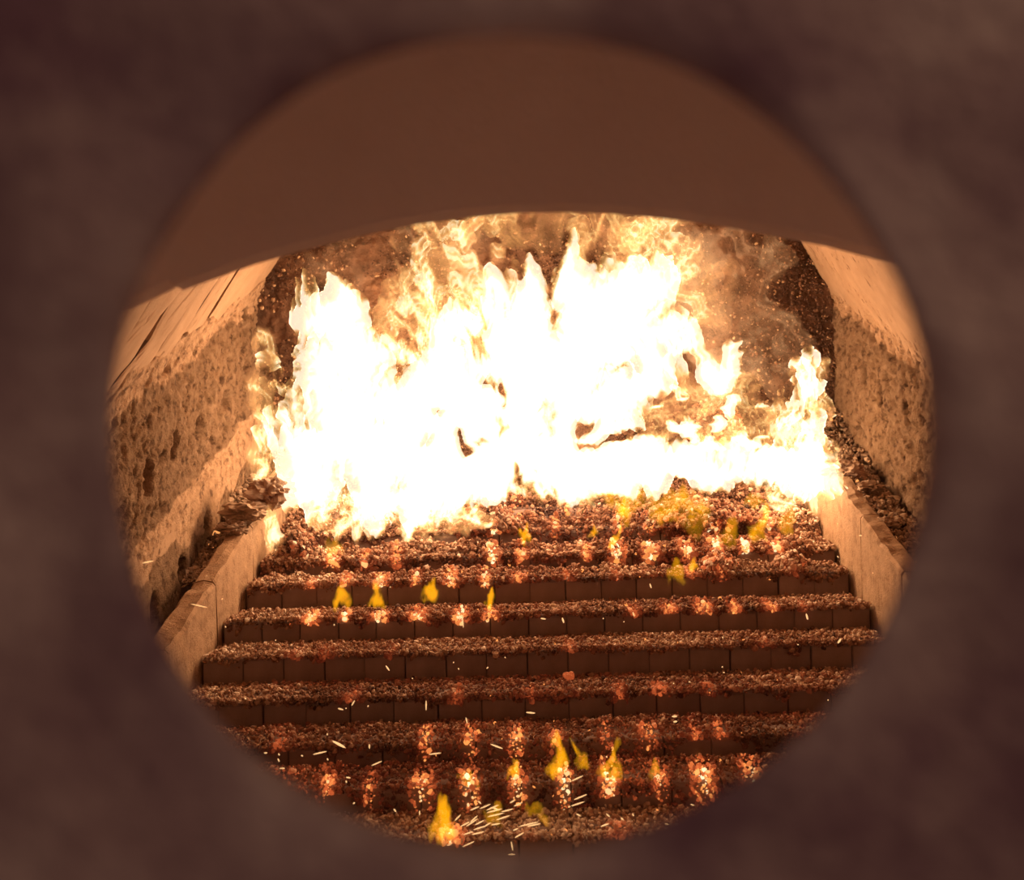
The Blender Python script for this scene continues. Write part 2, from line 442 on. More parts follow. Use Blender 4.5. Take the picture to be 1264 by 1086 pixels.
# roof, pit floor
YC = YF + 0.07
tag(prism('ceiling', [W(-0.75, WROOF, YC), W(0.75, WROOF, YC), W(0.75, WROOF + .1, YC), W(-0.75, WROOF + .1, YC)],
          [W(-0.75, WROOF, YB + .05), W(0.75, WROOF, YB + .05), W(0.75, WROOF + .1, YB + .05), W(-0.75, WROOF + .1, YB + .05)], M['slab']), kind='structure')
tag(prism('floor', [W(-1.1, -1.47, YF), W(1.1, -1.47, YF), W(1.1, -1.52, YF), W(-1.1, -1.52, YF)],
          [W(-1.1, -1.47, YB + .05), W(1.1, -1.47, YB + .05), W(1.1, -1.52, YB + .05), W(-1.1, -1.52, YB + .05)], M['floor']), kind='structure')

# front arch of the furnace: slab whose lower edge is the curved line over the fire
edge = [(-700, 700), (0, 430), (100, 396), (155, 371), (201, 349), (207, 345), (214, 350), (300, 319), (360, 301), (430, 283), (500, 268), (570, 258), (640, 252), (700, 251), (760, 253), (830, 259), (900, 269),
        (960, 280), (1030, 294), (1095, 311), (1180, 336), (1300, 375), (1950, 640)]
ex = [P(px, py, YF) for px, py in edge]
top = 0.75
va = [(p[0], YF, p[2]) for p in ex]; n = len(va)
vb = [(p[0], YF + 0.02, p[2] - 0.002) for p in ex]; vc = [(p[0], YF + 0.14, p[2] + 0.09) for p in ex]
vt = [(p[0], YF, top) for p in ex]; vtb = [(p[0], YF + 0.14, top) for p in ex]
verts = va + vb + vc + vt + vtb; f = []
for i in range(n - 1):
    f += [(i, i + 1, 3 * n + i + 1, 3 * n + i), (i, n + i, n + i + 1, i + 1), (n + i, 2 * n + i, 2 * n + i + 1, n + i + 1), (2 * n + i, 4 * n + i, 4 * n + i + 1, 2 * n + i + 1)]
tag(link('wall_inner', py_mesh('wall_inner', verts, f), M['arch']), kind='structure')

# door lining with its round viewing port, just in front of the camera's eye
YP = 0.20; pc = P(640, 545, YP); pr = 513 / F_PX * YP
segs = 128; ring_n = 26
verts, f = [], []
for r_i in range(ring_n + 1):
    t = r_i / ring_n
    for s in range(segs):
        a = 2 * math.pi * s / segs
        R = pr * (1 + 0.006 * math.sin(3 * a + 1) + 0.004 * math.sin(7 * a)) if r_i == 0 else pr * (1 + 0.02 * r_i ** 1.55)
        x, z = pc[0] + R * math.cos(a), pc[2] + R * math.sin(a)
        bulge = 0.010 * float(noise(x * 22, z * 22, 0, 5)) * min(1, t * 6) + 0.004 * math.exp(-t * 30)
        verts.append((x, YP + bulge, z))
for r_i in range(ring_n):
    for s in range(segs):
        s2 = (s + 1) % segs
        f.append((r_i * segs + s, r_i * segs + s2, (r_i + 1) * segs + s2, (r_i + 1) * segs + s))
base = len(verts)
for s in range(segs):
    a = 2 * math.pi * s / segs
    verts.append((pc[0] + pr * 1.35 * math.cos(a), YP + 0.05, pc[2] + pr * 1.35 * math.sin(a)))
for s in range(segs):
    s2 = (s + 1) % segs
    f.append((s2, s, base + s, base + s2))
wall_front = tag(link('wall_front', py_mesh('wall_front', verts, f, True), M['plate']), kind='structure')
# unseen lining behind the port, kept tight and pale to bounce firelight to the arch (closes the space between port and arch)
b0 = 1.35; rim = [(pc[0] + pr * b0 * math.cos(2 * math.pi * s / 48), YP + 0.05, pc[2] + pr * b0 * math.sin(2 * math.pi * s / 48)) for s in range(48)]
def box_pt(s):
    a = 2 * math.pi * s / 48; c, q = math.cos(a), math.sin(a); k = 1 / max(abs(c), abs(q))
    return (c * k * 0.50, YP + 0.05, q * k * 0.43)
outer = [box_pt(s) for s in range(48)]; deep = [(p[0], YF + 0.06, p[2]) for p in outer]
far = [(p[0] * 2.9, YF + 0.06, p[2] * 2.9) for p in outer]
verts = rim + outer + deep + far
f = [(s, (s + 1) % 48, 48 + (s + 1) % 48, 48 + s) for s in range(48)] + [(48 + s, 48 + (s + 1) % 48, 96 + (s + 1) % 48, 96 + s) for s in range(48)] + [(96 + s, 96 + (s + 1) % 48, 144 + (s + 1) % 48, 144 + s) for s in range(48)]
link('bounce_lining', py_mesh('bounce_lining', verts, f), M['arch'], wall_front)

# ------------------------------------------------------------------ stepped grate
ROWS = [1.572, 1.688, 1.80, 1.934, 2.086, 2.225, 2.384, 2.50, 2.64, 2.77, 2.89]    # nose depth of each row, lowest first
ORD = ['lowest', 'second', 'third', 'fourth', 'fifth', 'sixth', 'seventh', 'eighth', 'ninth', 'tenth', 'eleventh']
NB = 17; pitch = (GR - GL) / NB; BW = pitch - 0.0018
W_TOP = -1.333
prof = [(0.30, 0.0), (0.012, 0.0), (0.004, -0.003), (0.0, -0.010), (0.0, -0.066), (0.004, -0.074), (0.012, -0.078), (0.30, -0.078)]
bevel = 0.0018
vs = []
for sx, ins in ((-BW / 2, bevel), (-BW / 2 + bevel, 0), (BW / 2 - bevel, 0), (BW / 2, bevel)):
    for (y, z) in prof: vs.append((sx, y + ins, z - (ins * 0.6 if z > -0.03 else -ins * 0.6)))
k = len(prof); fs = [tuple(range(k))[::-1], tuple(range(3 * k, 4 * k))]
for s in range(3):
    fs += [(s * k + i, s * k + (i + 1) % k, (s + 1) * k + (i + 1) % k, (s + 1) * k + i) for i in range(k)]
bar_mesh = py_mesh('grate_bar', vs, fs); bar_mesh.materials.append(M['steel'])


def row_z(i): return W_TOP + 0.4027 * ROWS[i]


for i, Y in enumerate(ROWS):
    place = ['at the port rim', 'under the strongest glowing clusters', 'below the two bare dark steps', 'with a dark bare face', 'ending at the left beam foot', 'ending before both side beams',
             'with yellow flamelets on it', 'below the fuel heap', 'under the fuel heap', 'under the fire', 'by the back wall'][i]
    t = tag(empty('grate_row', (0.0527 * Y, Y, row_z(i))), '%s row of dark steel grate bars counted from below, %s' % (ORD[i], place), 'grate', 'rows of the stepped grate')
    for b in range(NB):
        o = link('grate_bar', bar_mesh, None, t)
        o.location = (GL + pitch * (b + 0.5) + random.uniform(-0.0008, 0.0008), random.uniform(-0.0035, 0.0035), random.uniform(-0.0015, 0.0015))

# side beams made of blocks
def beam(name, u_in, u_out, w_top, js, label, seed):
    t = tag(empty(name, W((u_in + u_out) / 2, -1.42, 1.5)), label, 'beam', 'side beams of the grate')
    o0 = np.array(t.location)
    for j in range(len(js) - 1):
        y0, y1 = js[j] + 0.002, js[j + 1] - 0.002; n = 40
        us = np.array([u_in, u_in, u_in, u_in, u_in + (u_out - u_in) * 0.12, u_in + (u_out - u_in) * 0.5, u_in + (u_out - u_in) * 0.88, u_out, u_out, u_out])
        wv = np.array([-1.45, w_top - 0.12, w_top - 0.06, w_top - 0.008, w_top, w_top, w_top, w_top - 0.008, w_top - 0.08, -1.45])
        ys = np.linspace(y0, y1, n); k = len(us)
        Yg = np.repeat(ys[:, None], k, 1); Ug = np.repeat(us[None], n, 0); Wg = np.repeat(wv[None], n, 0)
        nn = fbm(Yg * 25, Wg * 25 + Ug * 25, 0, seed + j, 3)
        Ug = Ug + 0.004 * nn; Wg = Wg + 0.006 * fbm(Yg * 22, Ug * 40, 0, seed + 9, 3) * (Wg > -1.4)
        Wg = Wg - 0.010 * np.clip(fbm(Yg * 18, Ug * 10, 3, seed + 4, 2) - 0.15, 0, 1) * (Wg > w_top - 0.05)
        v = np.stack([Ug + 0.0527 * Yg, Yg, Wg + 0.4027 * Yg], -1).reshape(-1, 3) - o0
        f = [tuple(int(q) for q in r) for r in grid_faces(n, k)]
        f += [tuple(range(k)), tuple(range((n - 1) * k, n * k))[::-1]]
        link('beam_block', py_mesh('beam_block', v, f), M['beam'], t)
    return t


beam('grate_side_beam', GL - 0.004, GL - 0.062, -1.208, [1.38, 1.65, 1.92, 2.19, 2.46, 2.73, 2.93], 'pale refractory side beam along the left ends of the grate rows', 200)
beam('grate_side_beam', GR + 0.004, GR + 0.056, -1.141, [1.49, 1.76, 2.03, 2.30, 2.57, 2.84, 2.93], 'pale refractory side beam along the right ends of the grate rows', 300)

# ------------------------------------------------------------------ granules
phi = (1 + 5 ** 0.5) / 2
ICO_V = np.array([(-1, phi, 0), (1, phi, 0), (-1, -phi, 0), (1, -phi, 0), (0, -1, phi), (0, 1, phi), (0, -1, -phi), (0, 1, -phi), (phi, 0, -1), (phi, 0, 1), (-phi, 0, -1), (-phi, 0, 1)]) / math.sqrt(1 + phi * phi)
ICO_F = np.array([(0, 11, 5), (0, 5, 1), (0, 1, 7), (0, 7, 10), (0, 10, 11), (1, 5, 9), (5, 11, 4), (11, 10, 2), (10, 7, 6), (7, 1, 8), (3, 9, 4), (3, 4, 2), (3, 2, 6), (3, 6, 8), (3, 8, 9), (4, 9, 5), (2, 4, 11), (6, 2, 10), (8, 6, 7), (9, 8, 1)])


def granules(name, pos, rad, tone, heat, mat, parent=None, stretch=0.55):
    n = len(pos); q = rng.normal(size=(n, 4)); q /= np.linalg.norm(q, axis=1)[:, None]
    w, x, y, z = q.T
    R = np.stack([1 - 2 * (y * y + z * z), 2 * (x * y - w * z), 2 * (x * z + w * y), 2 * (x * y + w * z), 1 - 2 * (x * x + z * z), 2 * (y * z - w * x), 2 * (x * z - w * y), 2 * (y * z + w * x), 1 - 2 * (x * x + y * y)], -1).reshape(n, 3, 3)
    sc = rad[:, None] * (1 + stretch * rng.uniform(-1, 1, (n, 3)))
    v = ICO_V[None] * (1 + 0.25 * rng.uniform(-1, 1, (n, 12, 1))) * sc[:, None, :]
    v = np.einsum('nij,nkj->nki', R, v) + pos[:, None, :]
    f = (ICO_F[None] + (np.arange(n) * 12)[:, None, None]).reshape(-1, 3)
    at = {'tone': np.repeat(tone, 12), 'glow': np.repeat(heat, 12)}
    return link(name, np_mesh(name, v.reshape(-1, 3), f, at), mat, parent)


def px_to_u(px, Y):
    return P(px, 700, Y)[0] - 0.0527 * Y


# spots where air blows through the bars: (photo x, strength, downward reach) for each row
SPOTS = [
    [(548, .9, 1), (755, .35, .6), (640, .15, .5)],
    [(398, .75, .8), (450, .7, .8), (515, .85, 1.2), (573, 1.0, 1), (632, .9, 1), (690, 1.15, 2.4), (745, 1.1, 1.5), (808, .8, 1.6), (862, .95, 1), (922, .95, .8)],
    [(340, .35, .5), (520, .75, .6), (575, .75, .8), (632, .85, .9), (680, .6, .6), (742, .55, .6), (795, .6, .5), (853, .5, .6), (883, .5, .9)],
    [(430, .35, .4), (560, .35, .5), (650, .35, .5), (760, .45, .8), (810, .45, .8), (870, .3, .6)],
    [(360, .35, .4), (400, .3, .4), (480, .25, .4), (700, .3, .4), (940, .25, .4)],
    [(382, .95, .9), (424, 1.0, 1), (467, 1.0, 1), (515, 1.0, 1), (567, .95, .9), (604, .85, .8), (780, .5, .4), (825, .65, .5), (866, .8, .6), (905, .85, .6), (950, .65, .5), (990, .4, .5)],
    [(384, .75, .6), (427, .75, .5), (470, .9, .8), (513, .8, .8), (556, .85, .8), (598, .95, .7), (640, .65, .5), (700, .4, .6), (760, .4, .6), (890, .55, .5), (980, .4, .4), (852, .6, .4)],
    [(411, .95, .6), (450, .8, .6), (490, .7, .6), (608, 1.2, .6), (645, .9, .6), (724, .8, .5), (762, 1.1, .6), (803, 1.2, .6), (848, 1.0, .5), (885, 1.2, 1.0), (920, 1.2, .8), (958, 1.2, .9)],
    [(612, 1.1, .5), (686, .8, .5), (764, .8, .5), (802, .8, .4), (880, 1.1, .8), (900, .6, .5), (950, 1.1, .7), (975, .8, .5)],
    [(640, .8, .6), (700, .8, .6), (860, .8, .6), (950, .8, .6)], []]
# thickness of the crust, extra heaps, paleness and number of grains for each row
CR = [(0.008, 0.010, 0.95, 5200), (0.018, 0.016, 0.30, 6500), (0.016, 0.014, 0.42, 6200), (0.011, 0.010, 0.42, 5600), (0.010, 0.010, 0.52, 5400), (0.012, 0.012, 0.45, 5600), (0.016, 0.018, 0.45, 5600),
      (0.022, 0.026, 0.40, 5600), (0.034, 0.030, 0.40, 5000), (0.045, 0.040, 0.35, 3600), (0.05, 0.04, 0.3, 2000)]
SPILL = [0.25, 0.80, 0.40, 0.16, 0.10, 0.32, 0.42, 0.75, 1.0, 1.0, 1.0]

for i, Y in enumerate(ROWS):
    th, hp, pale, cnt = CR[i]
    depth = 0.155 if i < len(ROWS) - 1 else 0.05
    u = rng.uniform(GL + 0.006, GR - 0.006, cnt)
    e = rng.uniform(0, 1, cnt) ** 1.5                                # more grains at the lip
    yy = e * depth
    prof_u = 0.5 + 0.7 * fbm(u * 9, 0.3 + i * 3.1, 0, 400 + i, 3) + 0.8 * fbm(u * 32, yy * 32, 0, 430 + i, 2)    # heap profile along the row
    ends = smooth01(u, GL, GL + 0.05) * smooth01(u, GR, GR - 0.05)
    h = (th + hp * np.clip(prof_u, 0, 1.8)) * (0.35 + 0.65 * ends) * (0.6 + 0.4 * smooth01(yy, 0, 0.025)) * (1 - 0.75 * smooth01(yy, 0.05, 0.12))
    zz = h * rng.uniform(0.05, 1, cnt) ** 0.6
    # grains hanging over the lip and down the face
    ns = int(cnt * 0.42)
    us = rng.uniform(GL + 0.006, GR - 0.006, ns)
    spill_u = SPILL[i] * (0.55 + 1.1 * fbm(us * 7, 5.5 + i * 1.7, 0, 500 + i, 3)) + 0.45 * fbm(us * 28, 2.5 + i, 0, 540 + i, 2)
    if i == 1: spill_u = spill_u * smooth01(us, 0.62, 0.2) + 0.25
    if i == 2: spill_u = spill_u + 0.75 * smooth01(np.abs(us + 0.03), 0.35, 0.15)
    if i == 5: spill_u = spill_u * (0.35 + 0.75 * smooth01(us, 0.0, -0.3))
    if i == 6: spill_u = spill_u * (0.25 + 0.9 * smooth01(us, -0.05, -0.3) + 0.5 * smooth01(us, 0.25, 0.4))
    if i == 0: spill_u = spill_u * 0.5
    sl = np.clip(spill_u, 0.05, 1.2) * 0.062
    zs = 0.010 - rng.uniform(0, 1, ns) ** 1.3 * (sl + 0.010)
    ys = -0.004 + rng.uniform(-0.010, 0.004, ns)
    U = np.concatenate([u, us]); YY = np.concatenate([yy, ys]); ZZ = np.concatenate([zz, zs])
    r = 0.0020 + 0.0042 * rng.uniform(0, 1, len(U)) ** 2.4
    r *= 1.0 + (0.35 if i >= 7 else -0.15 if i < 3 else 0)
    tone = np.clip(pale + 0.20 * rng.normal(size=len(U)) - 0.25 * (ZZ < 0) + 0.20 * fbm(U * 6, i * 1.0, 0, 600, 2) + 0.22 * smooth01(np.abs(U), 0.45, 0.8), 0, 1)
    heat = np.zeros(len(U))
    for (sx, st, reach) in SPOTS[i]:
        su = px_to_u(sx, Y)
        g = np.exp(-((U - su) / (0.014 + 0.010 * (math.sin(sx * 1.7) * 0.5 + 0.5))) ** 2) * np.exp(-((YY - 0.004) / 0.045) ** 2)
        g = g * smooth01(ZZ, -0.055 * reach - 0.01, -0.03 * reach + 0.01)
        heat = np.maximum(heat, st * g * rng.uniform(0.35, 1.1, len(U)))
    base_h = {0: .06, 1: .34, 2: .22, 3: .16, 4: .08, 5: .14, 6: .22, 7: .30, 8: .30, 9: .25, 10: .2}[i]
    heat = np.maximum(heat, base_h * np.clip(0.6 + fbm(U * 8, YY * 8, i, 700, 2), 0, 1) * rng.uniform(0, 1, len(U)) ** 1.6)
    heat = np.where(rng.uniform(0, 1, len(U)) < 0.003, np.maximum(heat, 0.6), heat)
    heat *= smooth01(np.abs(U + 0.03), 0.80, 0.55) * 0.85 + 0.15
    pos = np.stack([U + 0.0527 * Y, Y + YY, row_z(i) + ZZ], -1)
    lab = ['thin pale ash crust on the lowest grate row at the port rim', 'deep red ember bed on the second grate row, brightest of all', 'ember bed heaped along the third grate row from below', 'dull red crust along the fourth grate row from below',
           'brown ash crust along the fifth grate row from below', 'crust on the sixth grate row with six glowing spots at left', 'crust on the seventh grate row under the yellow flamelets', 'glowing lumpy bed on the eighth grate row', 'fuel bed on the ninth grate row in front of the fire',
           'fuel bed on the tenth grate row beneath the flames', 'burning fuel on the top grate row by the back wall'][i]
    tag(granules('ember_bed', pos, r, tone, heat, M['ember']), lab, 'embers', 'ember beds on the grate rows', 'stuff')


def heap(name, label, cat, centre, ru, ry, rz, cnt, pale, hot, rad, mat, seed, group=None, kind='stuff'):
    """a mound of grains standing on the grate"""
    a = rng.uniform(0, 2 * math.pi, cnt); r = np.sqrt(rng.uniform(0, 1, cnt))
    x = r * np.cos(a); y = r * np.sin(a)
    z = np.sqrt(np.clip(1 - r * r, 0, 1)) * (1 + 0.35 * fbm(x * 2.2, y * 2.2, 0, seed, 3)) * rng.uniform(0.55, 1, cnt) ** 0.5
    pos = np.stack([centre[0] + ru * x, centre[1] + ry * y, centre[2] + rz * z], -1)
    tone = np.clip(pale + 0.28 * rng.normal(size=cnt), 0, 1)
    ht = hot * np.clip(0.4 + 1.3 * fbm(x * 3, y * 3, z * 3, seed + 2, 2), 0, 1) * rng.uniform(0, 1, cnt)
    return tag(granules(name, pos, rad * rng.uniform(0.6, 1.5, cnt), tone, ht, mat), label, cat, group, kind)


heap('fuel_heap', 'dark mound of burning fuel left of centre under the white fire', 'fuel', (P(600, 650, 2.60)[0], 2.62, row_z(8) + 0.01), 0.10, 0.07, 0.075, 900, 0.4, 0.5, 0.006, M['ember'], 1, 'heaps of fuel')
heap('fuel_heap', 'dark mound of burning fuel right of centre under the white fire', 'fuel', (P(865, 640, 2.60)[0], 2.64, row_z(8) + 0.0), 0.16, 0.08, 0.085, 1400, 0.4, 0.6, 0.006, M['ember'], 2, 'heaps of fuel')
heap('fuel_heap', 'small dark mound beside the rear end of the left beam', 'fuel', (P(365, 670, 2.52)[0], 2.54, row_z(7) + 0.01), 0.055, 0.05, 0.075, 500, 0.35, 0.4, 0.006, M['ember'], 3, 'heaps of fuel')
heap('fuel_heap', 'brown smoking lump of fuel amid the flames at right', 'fuel', (P(885, 560, 2.80)[0], 2.82, P(885, 560, 2.80)[2] - 0.02), 0.10, 0.07, 0.20, 1500, 0.3, 0.75, 0.007, M['ember'], 4, 'heaps of fuel')
heap('fuel_heap', 'rounded pinkish ash lump at right end of the seventh row', 'fuel', (P(978, 705, 2.40)[0], 2.42, row_z(6) + 0.01), 0.045, 0.04, 0.035, 300, 0.7, 0.5, 0.006, M['ember'], 5, 'heaps of fuel')
heap('fuel_heap', 'pinkish ash lump on the seventh row under the right flamelets', 'fuel', (P(890, 708, 2.40)[0], 2.42, row_z(6) + 0.01), 0.05, 0.04, 0.042, 350, 0.6, 0.55, 0.006, M['ember'], 6, 'heaps of fuel')


def lump(name, label, cat, loc, r, tone, heat, mat, group=None, squash=0.8):
    """one knobbly stone-like lump"""
    v = ICO_V; f = ICO_F
    for _ in range(3):                                   # subdivide
        ed = {}; nv = [tuple(q) for q in v]; nf = []
        def mid(a, b):
            k = (min(a, b), max(a, b))
            if k not in ed:
                q = (np.array(nv[a]) + np.array(nv[b])); q /= np.linalg.norm(q); ed[k] = len(nv); nv.append(tuple(q))
            return ed[k]
        for (a, b, c) in f:
            d1, d2, d3 = mid(a, b), mid(b, c), mid(c, a); nf += [(a, d1, d3), (b, d2, d1), (c, d3, d2), (d1, d2, d3)]
        v = np.array(nv); f = np.array(nf)
    sd = random.randint(0, 9999)
    rr = 1 + 0.55 * fbm(v[:, 0] * 1.6, v[:, 1] * 1.6, v[:, 2] * 1.6, sd, 3) + 0.35 * fbm(v[:, 0] * 5, v[:, 1] * 5, v[:, 2] * 5, sd + 3, 2)
    vv = v * rr[:, None] * r * np.array([1.1, 0.9, squash])
    m = np_mesh(name, vv, f, {'tone': tone + 0.3 * fbm(v[:, 0] * 3, v[:, 1] * 3, v[:, 2] * 3, sd, 2), 'glow': np.full(len(v), heat)})
    o = link(name, m, mat); o.location = loc
    return tag(o, label, cat, group)


lump('ember_lump', 'small reddish lump sticking up from the fourth row near centre', 'ember', P(702, 834, 1.96), 0.010, 0.5, 0.30, M['ember'])
lump('clinker_lump', 'large crusty clinker lump on the rear end of the left beam', 'clinker', P(334, 608, 2.52), 0.055, 0.45, 0.05, M['clinker'], 'clinker lumps')
lump('clinker_lump', 'flat clinker lump behind the left beam, in front of the largest', 'clinker', P(303, 630, 2.46), 0.050, 0.5, 0.0, M['clinker'], 'clinker lumps', 0.5)
lump('clinker_lump', 'dark clinker lump in the left groove beside the wall slot', 'clinker', P(286, 652, 2.42), 0.034, 0.3, 0.0, M['clinker'], 'clinker lumps', 0.6)
lump('clinker_lump', 'crusty clinker lump at the rear end of the right beam', 'clinker', P(1044, 582, 2.56), 0.048, 0.4, 0.05, M['clinker'], 'clinker lumps', 0.7)
lump('clinker_lump', 'clinker lump lying midway in the right groove', 'clinker', P(1072, 604, 2.45), 0.034, 0.35, 0.0, M['clinker'], 'clinker lumps', 0.6)
lump('clinker_lump', 'pale clinker lump low in the right groove below the wall slot', 'clinker', P(1095, 645, 2.28), 0.024, 0.5, 0.0, M['clinker'], 'clinker lumps', 0.6)

for side, (ua, ub, w0, y0) in enumerate([(UL + 0.005, GL - 0.055, -1.29, 2.30), (GR + 0.050, UR - 0.005, -1.20, 2.10)]):
    cnt = 2200
    Y = rng.uniform(y0, 2.93, cnt); U = rng.uniform(ua, ub, cnt)
    hh = 0.02 + 0.085 * np.clip((Y - y0) / (2.93 - y0), 0, 1) * (0.6 + 0.8 * np.clip(fbm(Y * 9, U * 9, 0, 800 + side, 3) + 0.3, 0, 1))
    ww = w0 + hh * rng.uniform(0.1, 1, cnt) ** 0.5
    pos = np.stack([U + 0.0527 * Y, Y, ww + 0.4027 * Y], -1)
    tag(granules('clinker_bed', pos, rng.uniform(0.003, 0.009, cnt), np.clip(0.4 + 0.25 * rng.normal(size=cnt), 0, 1), np.where(rng.uniform(0, 1, cnt) < 0.01, 0.7, 0.0), M['clinker']),
        ['brown clinker rubble in the groove between left beam and wall', 'brown clinker rubble in the groove between right beam and wall'][side], 'clinker', 'clinker rubble in the grooves', 'stuff')

# beads of slag on the back wall, glints put in as paler bead colour
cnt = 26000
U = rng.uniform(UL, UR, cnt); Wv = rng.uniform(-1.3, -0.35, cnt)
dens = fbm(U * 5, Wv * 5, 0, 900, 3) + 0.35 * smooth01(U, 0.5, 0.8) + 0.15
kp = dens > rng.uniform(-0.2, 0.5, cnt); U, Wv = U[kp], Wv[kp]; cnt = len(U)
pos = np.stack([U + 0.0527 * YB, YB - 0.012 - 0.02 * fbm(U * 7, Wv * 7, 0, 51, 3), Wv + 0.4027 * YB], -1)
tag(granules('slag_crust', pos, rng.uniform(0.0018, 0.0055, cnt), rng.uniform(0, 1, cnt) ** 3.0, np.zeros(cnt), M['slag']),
    'dark beaded slag crust with pale glint-coloured beads covering the back wall', 'slag', None, 'stuff')

# ------------------------------------------------------------------ fire
def flame(name, label, Y, box, blobs, mat, holes=(), group=None, cat='flame', warp=14, amp=0.35, sc=(26, 42), seed=0, parent=None, step=1.6, thick=0.07, style='body', gain=1.0, sway=0.06, up=1.0, soft=0.5, cells=1):
    """a body of flame: blobs give its outline, turbulence its licking edge; swells to a real thickness, heat fades to the rim"""
    x0, y0, x1, y1 = box
    xs = np.arange(x0, x1 + step, step); ys = np.arange(y0, y1 + step, step)
    X, Yp = np.meshgrid(xs, ys, indexing='ij')
    wx = warp * fbm(X / (sc[0] * 1.6), Yp / (sc[1] * 1.2), 0, seed + 1, 3) + 0.4 * warp * fbm(X / 14, Yp / 20, 0, seed + 6, 2)
    wy = warp * 1.7 * up * fbm(X / (sc[0] * 0.9), Yp / (sc[1] * 1.4), 3, seed + 2, 3)
    Xw, Yw = X + wx, Yp + wy

    def field(bl):
        acc = np.zeros_like(X)
        for b in bl:
            bx, by, rx, ry = b[:4]; ang = math.radians(b[4]) if len(b) > 4 else 0
            dx, dy = Xw - bx, Yw - by
            dx, dy = dx * math.cos(ang) + dy * math.sin(ang), -dx * math.sin(ang) + dy * math.cos(ang)
            q = 1 - (dx / rx) ** 2 - (dy / ry) ** 2
            acc += np.exp(np.clip(q, -6, 1) * 5)
        return np.log(acc + 1e-9) / 5
    Fd = field(blobs)
    if holes: Fd = Fd - 1.0 * np.clip(field(holes), 0, 1) ** 0.6
    turb = fbm(X / sc[0] + 0.03 * wx, Yp / sc[1] + 0.03 * wy, 0, seed + 3, 5, 0.55)
    rid = 1 - np.abs(fbm((X + 1.6 * wx) / sc[0], (Yp + 1.3 * wy) / (sc[1] * 1.25), 0, seed + 4, 4, 0.55)) * 2.6
    if style == 'body':
        Fd = Fd + amp * turb * 1.5 + 0.16 * np.clip(rid, -1, 1) + 0.95 * amp * fbm((X + wx) / 9, (Yp + 1.5 * wy) / 15, 0, seed + 7, 3) - 0.14
        heat = np.clip(Fd / soft, 0, 1) * gain
        heat = np.where(Fd > 0, heat, 0)
    else:
        env = smooth01(Fd + amp * turb, -0.05, 0.75)
        heat = env * np.clip(0.30 + 0.35 * turb + 0.75 * np.clip(rid, 0, 1) ** 2.2, 0, 1.2) * gain
        Fd = np.where(heat > 0.02, Fd + 0.3, -1)
    # fade to nothing at the domain's rim
    rim = np.minimum(np.minimum(X - x0, x1 - X), np.minimum(Yp - y0, y1 - Yp)); heat = heat * smooth01(rim, 0, 8); heat = np.clip(heat, 0, 1)
    on = heat > 0.004
    cell = on[:-1, :-1] | on[1:, :-1] | on[1:, 1:] | on[:-1, 1:]
    nx, ny = X.shape
    I = np.arange(nx * ny).reshape(nx, ny)
    q = np.stack([I[:-1, :-1][cell], I[1:, :-1][cell], I[1:, 1:][cell], I[:-1, 1:][cell]], 1)
    used = np.unique(q)
    if len(used) == 0: return None
    remap = -np.ones(nx * ny, dtype=np.int64); remap[used] = np.arange(len(used))
    mid = Y + sway * fbm(X / 120, Yp / 120, 0, seed + 8, 2) + 0.3 * sway * fbm(X / 30, Yp / 40, 0, seed + 9, 2)
    t = thick * np.sqrt(np.clip(heat, 0, 1)) * (0.7 + 0.3 * np.clip(1 + turb, 0, 2))
    dxp, dyp = X - CX, Yp - CY
    ax = (dxp - ROLL * dyp) / F_PX * Y; az = -(dyp + ROLL * dxp) / F_PX * Y
    fr = np.stack([ax, mid - t, az], -1).reshape(-1, 3)[used]; bk = np.stack([ax, mid + t, az], -1).reshape(-1, 3)[used]
    n = len(used); q = remap[q]
    h = heat.ravel()[used]
    m = np_mesh(name, np.concatenate([fr, bk]), np.concatenate([q, q[:, ::-1] + n]), {'glow': np.concatenate([h, h])}, smooth=True)
    o = link(name, m, mat, parent)
    if parent is not None:
        o.location = -parent.location
        return o
    return tag(o, label, cat, group)


def fire_thing(label, group, foot):
    return tag(empty('flame', foot), label, 'flame', group)


G1 = 'white-hot flames of the main fire'
flame_l = fire_thing('broad white-hot flame filling the left of the fire', G1, P(460, 640, 2.58))
flame_m = fire_thing('tall white-hot flame rising in the middle to the arch', G1, P(700, 620, 2.66))
flame_r = fire_thing('white flame tongue licking up beside the right wall', G1, P(990, 600, 2.56))
# left body
flame('flame_core', None, 2.58, (300, 330, 640, 690),
      [(392, 394, 36, 46), (430, 392, 30, 44), (612, 570, 46, 50), (432, 470, 92, 88), (378, 560, 50, 75), (480, 540, 130, 110), (570, 480, 62, 95), (385, 610, 50, 34), (490, 610, 90, 38), (560, 570, 70, 70)],
      M['flame'], holes=[(543, 513, 11, 8), (533, 546, 9, 9), (573, 551, 15, 13), (612, 474, 16, 10), (420, 612, 20, 26)], group=G1, parent=flame_l, seed=10, thick=0.11, soft=0.5, amp=0.44)
flame('flame_core', None, 2.66, (560, 260, 900, 660),
      [(640, 375, 46, 58), (715, 368, 58, 60), (750, 420, 82, 80), (680, 460, 90, 100), (742, 500, 62, 82), (700, 560, 110, 60), (640, 420, 45, 80), (785, 365, 48, 50), (800, 440, 42, 60)],
      M['flame'], holes=[(852, 415, 20, 34), (822, 425, 10, 16), (772, 455, 8, 16), (718, 530, 14, 18), (765, 545, 60, 7, -8), (622, 478, 10, 14)], group=G1, parent=flame_m, seed=22, thick=0.12, soft=0.5, amp=0.46)
